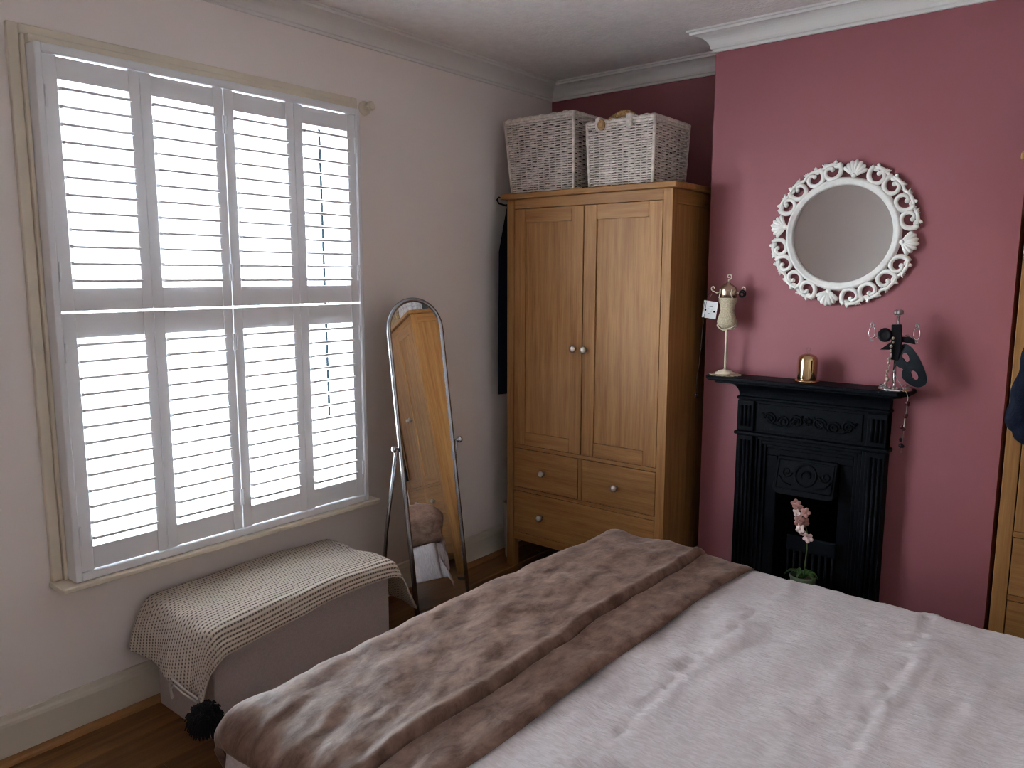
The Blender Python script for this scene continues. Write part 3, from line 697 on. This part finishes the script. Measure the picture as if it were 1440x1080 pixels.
# ------------------------------------------------------------------ round mirror
rm = empty('round_mirror', (1.672, YC, 1.659), (0, radians(9), 0)); tag(rm, 'round wall mirror in white carved openwork scroll frame above the mantel', 'mirror')
MB().lathe([(.189, .0), (.216, .0), (.219, .012), (.213, .026), (.204, .030), (.199, .022), (.194, .026), (.188, .019), (.188, .012), (.189, .0)], (0, 0, 0), 72, axis='y').build('inner_ring', 'mframe', rm, smooth=True)
MB().lathe([(.001, .008), (.189, .008), (.189, .010), (.001, .010)], (0, 0, 0), 72, axis='y').build('glass', 'mirror', rm)
def pol2(r, a, d=0): return (r * sin(a), -d, r * cos(a))
for q in range(4):
    A = q * pi / 2
    # shell
    s = MB()
    for k in range(7):
        f = (k - 3) / 3; base = Vector(pol2(.222, A, .016)); dr = A + f * .95
        tip = base + Vector((sin(dr), 0, cos(dr))) * (.062 - .010 * abs(f))
        s.tube([base, base.lerp(tip, .5) + Vector((0, -.007, 0)), base.lerp(tip, .88) + Vector((0, -.003, 0)), tip], [.004, .0078, .0092, .004], 7)
    s.ball(pol2(.224, A, .018), .011, 10)
    s.build('shell', 'mframe', rm, smooth=True)
    n = 4; span = pi / 2 - 2 * .225
    for k in range(n):
        a = A + .225 + span * (k + .5) / n; d = 1 if k < n / 2 else -1
        c = Vector(pol2(.2475, a)); er = Vector((sin(a), 0, cos(a))); et = Vector((cos(a), 0, -sin(a))) * d
        m = MB(); pts = []; rad = []
        for i in range(34):
            t = i / 33; ph = -2.2 + 5.9 * t; rr = .0310 * (1 - t) ** .75 + .0085
            pts.append(c + er * (-rr * cos(ph)) + et * (rr * sin(ph)) + Vector((0, -.012 - .006 * sin(pi * t), 0))); rad.append(.0098 * (1 - .30 * t))
        m.tube(pts, rad, 8)
        m.ball(pts[-1], .0095, 10)
        # small counter curl and leaf on the outer edge
        c2 = c + er * .020 + et * (-.026); p2 = []
        for i in range(16):
            t = i / 15; ph = 4.4 * t; rr = .012 * (1 - t) + .003; p2.append(c2 + er * (rr * cos(ph)) + et * (rr * sin(ph)) + Vector((0, -.013, 0)))
        m.tube(p2, .0062, 7)
        m.tube([Vector(pol2(.262 + .012 * sin(pi * i / 12), a + (i / 12 - .5) * span / n * 1.25 * d, .010 + .004 * sin(pi * i / 12))) for i in range(13)], [.0050 + .0022 * sin(pi * i / 12) for i in range(13)], 7)
        m.build('scroll', 'mframe', rm, smooth=True)
        lf = MB()
        for w in (-.5, 0, .5):
            e = c + er * .0275 + et * (.016 + .011 * w); lf.tube([e - er * .014 - et * .006 + Vector((0, -.012, 0)), e + Vector((0, -.016, 0)), e + er * .0085 + et * (.006 + .006 * w) + Vector((0, -.012, 0))], [.004, .0058, .002], 6)
        lf.build('leaf', 'mframe', rm, smooth=True)

# ------------------------------------------------------------------ mantelpiece ornaments
SZ = 1.0745
dl = MB(); pr = []
for i in range(72):
    a = 2 * pi * i / 72; pr.append((1.243 + (.066 + .004 * cos(a * 18)) * cos(a), 3.585 + (.060 + .004 * cos(a * 18)) * sin(a)))
dl.prism(pr, lambda a, b, t: (a, b, SZ + .003 * t)); tag(dl.build('lace_doily', 'lace'), 'scalloped cream lace doily under the bodice stand on mantel', 'doily')
mq = empty('jewellery_bodice', (1.240, 3.585, SZ + .0032)); tag(mq, 'small cream corset bodice jewellery stand at left end of mantel', 'jewellery stand')
MB().lathe([(.040, 0), (.042, .003), (.040, .008), (.030, .011), (.026, .016), (.008, .020), (.005, .026)], (0, 0, 0), 28).build('base', 'ivory', mq, smooth=True)
MB().lathe([(.0048, .02), (.0048, .21)], (0, 0, 0), 12).build('pole', 'ivory', mq, smooth=True)
MB().lathe([(.003, .192), (.022, .196), (.040, .212), (.043, .226), (.036, .252), (.029, .272), (.032, .292), (.039, .312), (.040, .322), (.037, .326)], (0, 0, 0), 32, sx=1, sy=.68).build('corset', 'lace', mq, smooth=True)
MB().lathe([(.036, .327), (.040, .342), (.041, .356), (.034, .372), (.020, .382), (.010, .388), (.006, .396)], (0, 0, 0), 32, sx=1, sy=.66).build('bust', 'bronze', mq, smooth=True)
MB().tube([(-.030, -.022, .326), (-.024, -.026, .345), (-.026, -.02, .362)], .0028, 7).tube([(.030, -.022, .326), (.024, -.026, .345), (.026, -.02, .362)], .0028, 7).tube([(.041 * cos(a), .028 * sin(a), .202 - .012 * abs(sin(a)) + .012 * abs(cos(a))) for a in [2 * pi * i / 30 for i in range(30)]], .003, 6, closed=True).build('corset_trim', 'ivory', mq, smooth=True)
MB().tube([(0, 0, .394), (0, 0, .404)] + spiral((.002, 0, .416), .0135, .003, -1.8, 5.4, 24), .0026, 8).build('top_curl', 'ivory', mq, smooth=True)
for s in (-1, 1):
    MB().tube([(s * .034, 0, .352), (s * .050, -.002, .346), (s * .062, -.002, .352)] + [(p.x, p.y, p.z) for p in spiral((s * .066, -.002, .366), .0125, .003, -pi / 2, -pi / 2 + s * 4.8, 20)], .0026, 8).build('arm_curl', 'ivory', mq, smooth=True)
MB().tube(spiral((.066, -.004, .345), .013, .013, 0, 6.28, 24) + spiral((.064, -.008, .342), .010, .010, 0, 6.28, 20), .0035, 7).build('ring_bundle', 'satin_black', mq, smooth=True)
cd = empty('earring_card', (1.178, 3.556, 1.385)); tag(cd, 'white card with a pair of dark studs hanging on bodice stand', 'card')
cd.rotation_euler = (radians(6), radians(8), radians(12))
MB().box(-.030, .030, -.0008, .0008, -.070, .004).build('card', 'card', cd, bevel=0)
for x, z in ((-.018, -.036), (.020, -.038)): MB().ball((x, -.004, z), .0042, 10).build('stud', 'bead_dark', cd)
for k in range(4): MB().box(-.010 + .001 * k, .012 - .002 * k, -.0012, -.0008, -.020 - .010 * k, -.0185 - .010 * k).build('print_line', 'ink', cd, bevel=0)
MB().box(-.0285, -.0265, -.0013, -.0008, -.062, -.004).build('print_line', 'ink', cd, bevel=0)
MB().tube([(-.004, -.001, .0), (-.008, 0, .02), (-.002, .004, .036)], .0009, 5).build('loop', 'cord', cd)
nk = empty('pendant_necklace', (1.168, 3.555, 1.40)); tag(nk, 'thin dark necklace with small pendant hanging past left end of shelf', 'necklace')
chain = [(.004, .02, .035), (-.008, 0, .01), (-.014, -.02, -.12), (-.014, -.045, -.29), (-.012, -.065, -.33), (-.010, -.068, -.40)]
MB().tube(chain, .0008, 6).build('chain', 'bead_dark', nk, smooth=True)
MB().ball((-.010, -.068, -.412), .010, 12, (.8, .6, 1.3)).build('pendant', 'bead_dark', nk, smooth=True)
for z in (-.08, -.21): MB().ball((-.014, -.012 + z * .1, z), .0035, 8).build('bead', 'bead_dark', nk)

dm = empty('glass_cloche', (1.590, 3.582, SZ)); tag(dm, 'small clear glass dome cloche over gold cup in middle of mantel', 'cloche')
MB().lathe([(.036, 0), (.046, .001), (.047, .006), (.042, .009), (.036, .010)], (0, 0, 0), 36).build('base', 'gold', dm, smooth=True)
prof = [(.0405, .010), (.0405, .085)] + [(.0405 * cos(t), .085 + .030 * sin(t)) for t in [pi / 2 * i / 8 for i in range(1, 8)]] + [(.004, .115)]
gm = MB(); n = 36; vs = [(r * cos(2 * pi * j / n), r * sin(2 * pi * j / n), z) for r, z in prof for j in range(n)]
gm.add(vs, [(i * n + j, i * n + (j + 1) % n, (i + 1) * n + (j + 1) % n, (i + 1) * n + j) for i in range(len(prof) - 1) for j in range(n)])
gm.build('dome', 'clear', dm, smooth=True, fixn=False)
MB().lathe([(.004, .114), (.0035, .120), (.008, .125), (.0095, .131), (.007, .137), (.001, .139)], (0, 0, 0), 18).build('knob', 'clear', dm, smooth=True)
cn = MB().lathe([(.0365, 0), (.0372, .004), (.0372, .078), (.0350, .088), (.0280, .096), (.014, .101), (.002, .102)], (1.590, 3.582, SZ + .0105), 40).build('gold_candle_cup', 'gold', smooth=False)
for p in cn.data.polygons: p.use_smooth = len(p.vertices) == 4
tag(cn, 'shiny gold candle cup inside the glass dome', 'candle')

# jewellery tree at the right end
js = empty('jewellery_tree', (1.918, 3.575, SZ)); tag(js, 'chrome post jewellery stand with ring arms at right end of mantel', 'jewellery stand')
MB().lathe([(.058, 0), (.060, .003), (.054, .009), (.036, .016), (.016, .021), (.009, .028)], (0, 0, 0), 36).build('base', 'chrome', js, smooth=True)
MB().lathe([(.0062, .022), (.0062, .276)], (-.004, 0, 0), 14).build('post', 'chrome', js, smooth=True)
k = MB()
for a in range(4): k.ball((-.004 + .0085 * cos(a * pi / 2 + .7), .0085 * sin(a * pi / 2 + .7), .290), .0098, 12, (1, 1, 1.15))
k.ball((-.004, 0, .278), .007, 10); k.build('finial', 'pewter', js, smooth=True)
for s, cxx in ((-1, -.092), (1, .062)):
    MB().tube([(-.004, 0, .200), (s * .035, 0, .206), (cxx - s * .004, 0, .19)], .0022, 7).build('arm', 'chrome', js, smooth=True)
    MB().tube([(cxx + .011 * cos(a), -.002, .212 + .022 * sin(a)) for a in [2 * pi * i / 24 for i in range(24)]], .0018, 7, closed=True).build('hoop', 'chrome', js, smooth=True)
    MB().tube(spiral((cxx - .002, 0, .242), .009, .003, -pi / 2, 4.0, 16), .0022, 6).tube(spiral((cxx + .002, 0, .184), .008, .003, pi / 2, 6.0, 16), .0022, 6).build('hook', 'pewter', js, smooth=True)
jb = MB()
for i in range(26):
    a = 2 * pi * i / 26; jb.ball((.050 * cos(a), .050 * sin(a), .013), .0042, 7)
jb.build('base_beads', 'pewter', js, smooth=True)
def ribbon(name, pts, wid, m, label, cat, th=.003):
    pass
# black satin bow with rosette tied to post
bw = empty('satin_ribbon', (1.912, 3.560, 1.26)); tag(bw, 'black satin ribbon corsage with round rosette tied to chrome post', 'ribbon')
MB().prism([(-.014, .060), (.020, .062), (.026, .0), (.018, -.075), (-.010, -.070), (-.012, 0)], lambda a, b, t: (a, -.004 - .010 * t + .004 * sin(b * 60), b)).build('band', 'satin_black', bw, bevel=.003)
MB().lathe([(.001, 0), (.022, .002), (.0265, .008), (.024, .016), (.016, .018), (.013, .013), (.006, .017), (.001, .016)], (-.034, -.004, .020), 24, axis='y').build('rosette', 'satin_black', bw, smooth=True)
MB().prism([(-.012, -.005), (-.050, -.036), (-.008, -.034)], lambda a, b, t: (a, -.003 - .005 * t, b)).build('tail', 'satin_black', bw, bevel=.001)
MB().prism([(.014, .014), (.044, .018), (.066, .006), (.070, -.010), (.030, -.004), (.012, -.004)], lambda a, b, t: (a, -.003 - .005 * t, b)).build('tail', 'satin_black', bw, bevel=.001)
# eye mask hanging askew
mk = empty('eye_mask', (1.968, 3.560, 1.168)); tag(mk, 'midnight blue masquerade eye mask hanging askew from chrome stand', 'mask')
mk.rotation_euler = (0, radians(62), 0)
out = []
for i in range(40):
    a = 2 * pi * i / 40; x = .084 * cos(a); z = .043 * sin(a) + .010 * abs(cos(a)) ** 2 * (1 if sin(a) > 0 else .3)
    if sin(a) < 0: z += .020 * math.exp(-(x / .014) ** 2)
    out.append((x, z))
bmk = bmesh.new()
def ringv(pts, y): return [bmk.verts.new((x, y - .012 * (1 - (x / .08) ** 2), z)) for x, z in pts]
edges = []
for loop in (out, [(-.036 + .019 * cos(2 * pi * i / 18), .003 + .011 * sin(2 * pi * i / 18)) for i in range(18)], [(.036 + .019 * cos(2 * pi * i / 18), .003 + .011 * sin(2 * pi * i / 18)) for i in range(18)]):
    vv = ringv(loop, 0); edges += [bmk.edges.new((vv[i], vv[(i + 1) % len(vv)])) for i in range(len(vv))]
bmesh.ops.triangle_fill(bmk, edges=edges, use_beauty=True)
me = bpy.data.meshes.new('mask_face'); bmk.to_mesh(me); bmk.free(); me.materials.append(M['mask'])
mo = bpy.data.objects.new('mask_face', me); COL.objects.link(mo); mo.parent = mk
sd = mo.modifiers.new('solid', 'SOLIDIFY'); sd.thickness = .004
for cx_ in (-.036, .036):
    MB().tube([(cx_ + .0195 * cos(a), -.0005 - .012 * (1 - ((cx_ + .0195 * cos(a)) / .08) ** 2), .003 + .0115 * sin(a)) for a in [2 * pi * i / 20 for i in range(20)]], .0016, 6, closed=True).build('eye_trim', 'mask', mk, smooth=True)
MB().tube([(-.072, -.002, .012), (-.085, .004, -.004), (-.100, .008, -.030)], .0014, 6).build('elastic', 'satin_black', mk)
# stone bead strand hanging down the post
bs = empty('bead_strand', (1.898, 3.548, 1.24)); tag(bs, 'strand of tan stone beads looped down the chrome jewellery post', 'necklace')
MB().tube([(.012, .004, .02), (.006, 0, -.04), (.000, 0, -.10), (-.006, -.006, -.155)], .0013, 6).build('thread', 'cord', bs)
for i in range(13):
    t = i / 12; r = (.0048, .0040, .0056)[i % 3]
    if i == 10: r = .0085
    MB().ball((.010 - .016 * t + .003 * sin(i * 2), -.004 - .004 * t, .03 - .185 * t), r, 10, (1, 1, 1.2)).build('bead', 'bead_tan', bs, smooth=True)
# garnet drop necklace over the shelf end
gn = empty('garnet_necklace', (1.975, 3.500, 1.07)); tag(gn, 'silver wire necklace with dark red beads dangling off right shelf end', 'necklace')
MB().tube([(-.062, .050, .080), (-.040, .034, .050), (-.015, .012, .020), (.002, -.004, .008), (.008, -.008, -.010), (.006, -.008, -.060), (.003, -.008, -.120), (-.002, -.008, -.215)], .0013, 6).build('wire', 'pewter', gn, smooth=True)
for i, (dx, z, r) in enumerate([(.008, -.030, .0065), (.010, -.036, .004), (.005, -.078, .006), (.008, -.073, .004), (-.006, -.118, .0065), (.002, -.126, .005), (-.006, -.166, .005), (-.006, -.171, .0035), (-.003, -.188, .0068), (.002, -.190, .005)]):
    MB().ball((dx, -.009, z), r * 1.3, 10).build('bead', 'bead_red' if i < 6 else 'bead_dark', gn, smooth=True)
MB().tube([(.002, -.010, -.086), (.0015, -.010, -.118)], .0022, 7).build('bar_link', 'chrome', gn)

# ------------------------------------------------------------------ orchid in the fireplace
oc = empty('potted_orchid', (1.640, 3.515, .0185)); tag(oc, 'pink orchid in green glazed pot standing in front of grate', 'plant')
MB().lathe([(.034, 0), (.040, .01), (.044, .20), (.050, .262), (.053, .270), (.051, .277), (.046, .274), (.043, .250)], (0, 0, 0), 28).build('pot', 'terracotta', oc, smooth=True)
MB().lathe([(.001, .250), (.0425, .250), (.0425, .255), (.001, .257)], (0, 0, 0), 20).build('soil', 'wicker_in', oc)
for i in range(6):
    a = i * 1.05 + .3; ln = .06 + .015 * (i % 2); d = Vector((cos(a), sin(a) * .6, 0)); sd_ = Vector((-d.y, d.x, 0)).normalized()
    def lf_(u, v, d=d, sd_=sd_, ln=ln): return d * ln * u + sd_ * ((v - .5) * .022 * sin(pi * min(.97, u * .95 + .05))) + Vector((0, 0, .255 + .045 * sin(u * 2.4) - .02 * u + .012 * abs(v - .5)))
    MB().grid(lf_, 10, 4).build('leaf', 'leaf', oc, smooth=True, fixn=False, solid=.002)
stem = [(0, 0, .25), (.006, -.004, .32), (.012, -.008, .39), (.010, -.012, .46), (-.004, -.016, .52), (-.022, -.020, .555), (-.036, -.024, .55)]
MB().tube(stem, .0024, 7).build('stem', 'stem', oc, smooth=True)
rr = random.Random(5)
for i in range(11):
    t = i / 10; c = Vector((-.040 + .050 * t + rr.uniform(-.014, .016), -.030 + rr.uniform(-.01, .01), .565 - .118 * t + rr.uniform(-.006, .008)))
    if i < 3: c.x += (.0, .022, .036)[i]; c.z += .004
    rot = Matrix.Rotation(rr.uniform(-.5, .5), 4, 'Z') @ Matrix.Rotation(rr.uniform(-.4, .4), 4, 'X') @ Matrix.Rotation(rr.uniform(0, 1.2), 4, 'Y')
    f = MB()
    for k in range(5):
        a = k * 2 * pi / 5; pm_ = rot @ Matrix.Rotation(a, 4, 'Y')
        f.ball(c + (rot @ Matrix.Rotation(a, 4, 'Y') @ Vector((0, 0, .011))), .0105, 10, (.85, .22, 1.0), pm_.to_3x3().to_4x4())
    f.ball(c + rot @ Vector((0, -.005, -.002)), .0045, 8)
    f.build('flower', 'petal_pale' if i >= 8 or i % 4 == 3 else 'petal', oc, smooth=True)

# ------------------------------------------------------------------ things by the wardrobes
dg = empty('dressing_gown', (.080, 3.62, 1.86)); tag(dg, 'navy dressing gown hanging between oak wardrobe and window wall', 'clothing')
def gown(u, v):
    a = 2 * pi * u; z = -.955 * v
    hw = .030 + .006 * sin(v * 3); hl = .13 + .06 * min(1, v * 4)
    x = hw * cos(a) * (1 + .15 * sin(a * 5 + v * 2)); y = hl * sin(a) * (1 + .05 * sin(a * 7))
    return (x + .028 * (1 - .3 * v), y, z - .01)
MB().grid(gown, 48, 24).build('gown_body', 'navy', dg, smooth=True, solid=.004)
MB().tube([(.034, -.176, .012), (.018, -.19, .018), (.010, -.195, .006), (.018, -.19, -.012), (.03, -.15, -.02)], .004, 8).build('hanger_hook', 'satin_black', dg, smooth=True)
MB().tube([(.03, -.15, -.02), (.028, 0, .004), (.028, .15, -.02)], .006, 8).build('hanger', 'satin_black', dg, smooth=True)

vp = empty('potted_plant', (.094, 3.54, 0)); tag(vp, 'leafy plant in tall pale pot squeezed between oak wardrobe and wall', 'plant')
MB().lathe([(.030, .0), (.034, .01), (.044, .2), (.046, .30), (.040, .302), (.038, .28)], (0, 0, 0), 22).build('pot', 'pot_white', vp, smooth=True)
for i in range(5):
    a = -1.9 + i * .55; d = Vector((cos(a) * .28, sin(a) * .30, 0))
    def pl_(u, v, d=d, i=i): return Vector((0, 0, .27)) + d * (.10 * u) + Vector((-d.y, d.x, 0)) * ((v - .5) * .10 * sin(pi * min(.96, u + .03))) + Vector((0, 0, (.17 + .02 * i) * sin(u * 1.45)))
    MB().grid(pl_, 10, 4).build('leaf', 'leaf_light', vp, smooth=True, fixn=False, solid=.0015)

vs_ = empty('valet_stand', (2.60, 3.20, 0)); tag(vs_, 'slim dark valet stand carrying the navy jacket beside right wardrobe', 'clothes stand')
MB().lathe([(.15, 0), (.15, .015), (.03, .03), (.014, .04)], (0, 0, 0), 28).build('base', 'satin_black', vs_)
MB().lathe([(.012, .03), (.012, 1.46)], (0, 0, 0), 12).build('post', 'satin_black', vs_)
MB().tube([(-.18, 0, 1.385), (-.09, 0, 1.43), (0, 0, 1.455), (.09, 0, 1.43), (.18, 0, 1.385)], .014, 10).build('hanger', 'satin_black', vs_, smooth=True)
jk = empty('jacket', (2.60, 3.17, .7)); tag(jk, 'dark navy jacket whose sleeve juts in at right edge of photo', 'clothing')
def jbody(u, v):
    a = 2 * pi * u; z = .74 - .74 * v; sh_ = .205 * min(1, .62 + v * 2.6) if v < .15 else .205 - .02 * v
    x = sh_ * cos(a); y = (.075 + .03 * v) * sin(a) * (1 + .06 * sin(6 * a))
    return (x, y, z - .05 * (abs(x) / .2) ** 2 * (1 - v))
for s in (-1, 1): MB().prism([(s * .012, .42), (s * .070, .735), (s * .050, .765), (s * .004, .70)], lambda a, b, t: (a, -.050 - .035 * (.77 - b) / .35 - .008 * t, b)).build('lapel', 'navy', jk, bevel=.002)
MB().grid(jbody, 44, 22).build('jacket_body', 'navy', jk, smooth=True, solid=.005)
sp_ = [(.13, 0, .70), (.165, -.01, .66), (.195, -.015, .58), (.212, -.02, .47), (.232, -.02, .385), (.215, -.03, .350), (.175, -.03, .335)]
for s in (-1, 1):
    pts = []
    for i in range(21):
        t = i / 20 * (len(sp_) - 1); k = min(int(t), len(sp_) - 2); f = t - k; p = Vector(sp_[k]).lerp(Vector(sp_[k + 1]), f); pts.append((p.x * s + .005 * sin(i * 1.7), p.y, p.z))
    MB().tube(pts, [.058 - .012 * i / 20 + .004 * sin(i * 1.9) for i in range(21)], 16).build('sleeve', 'navy', jk, smooth=True, sub=1)
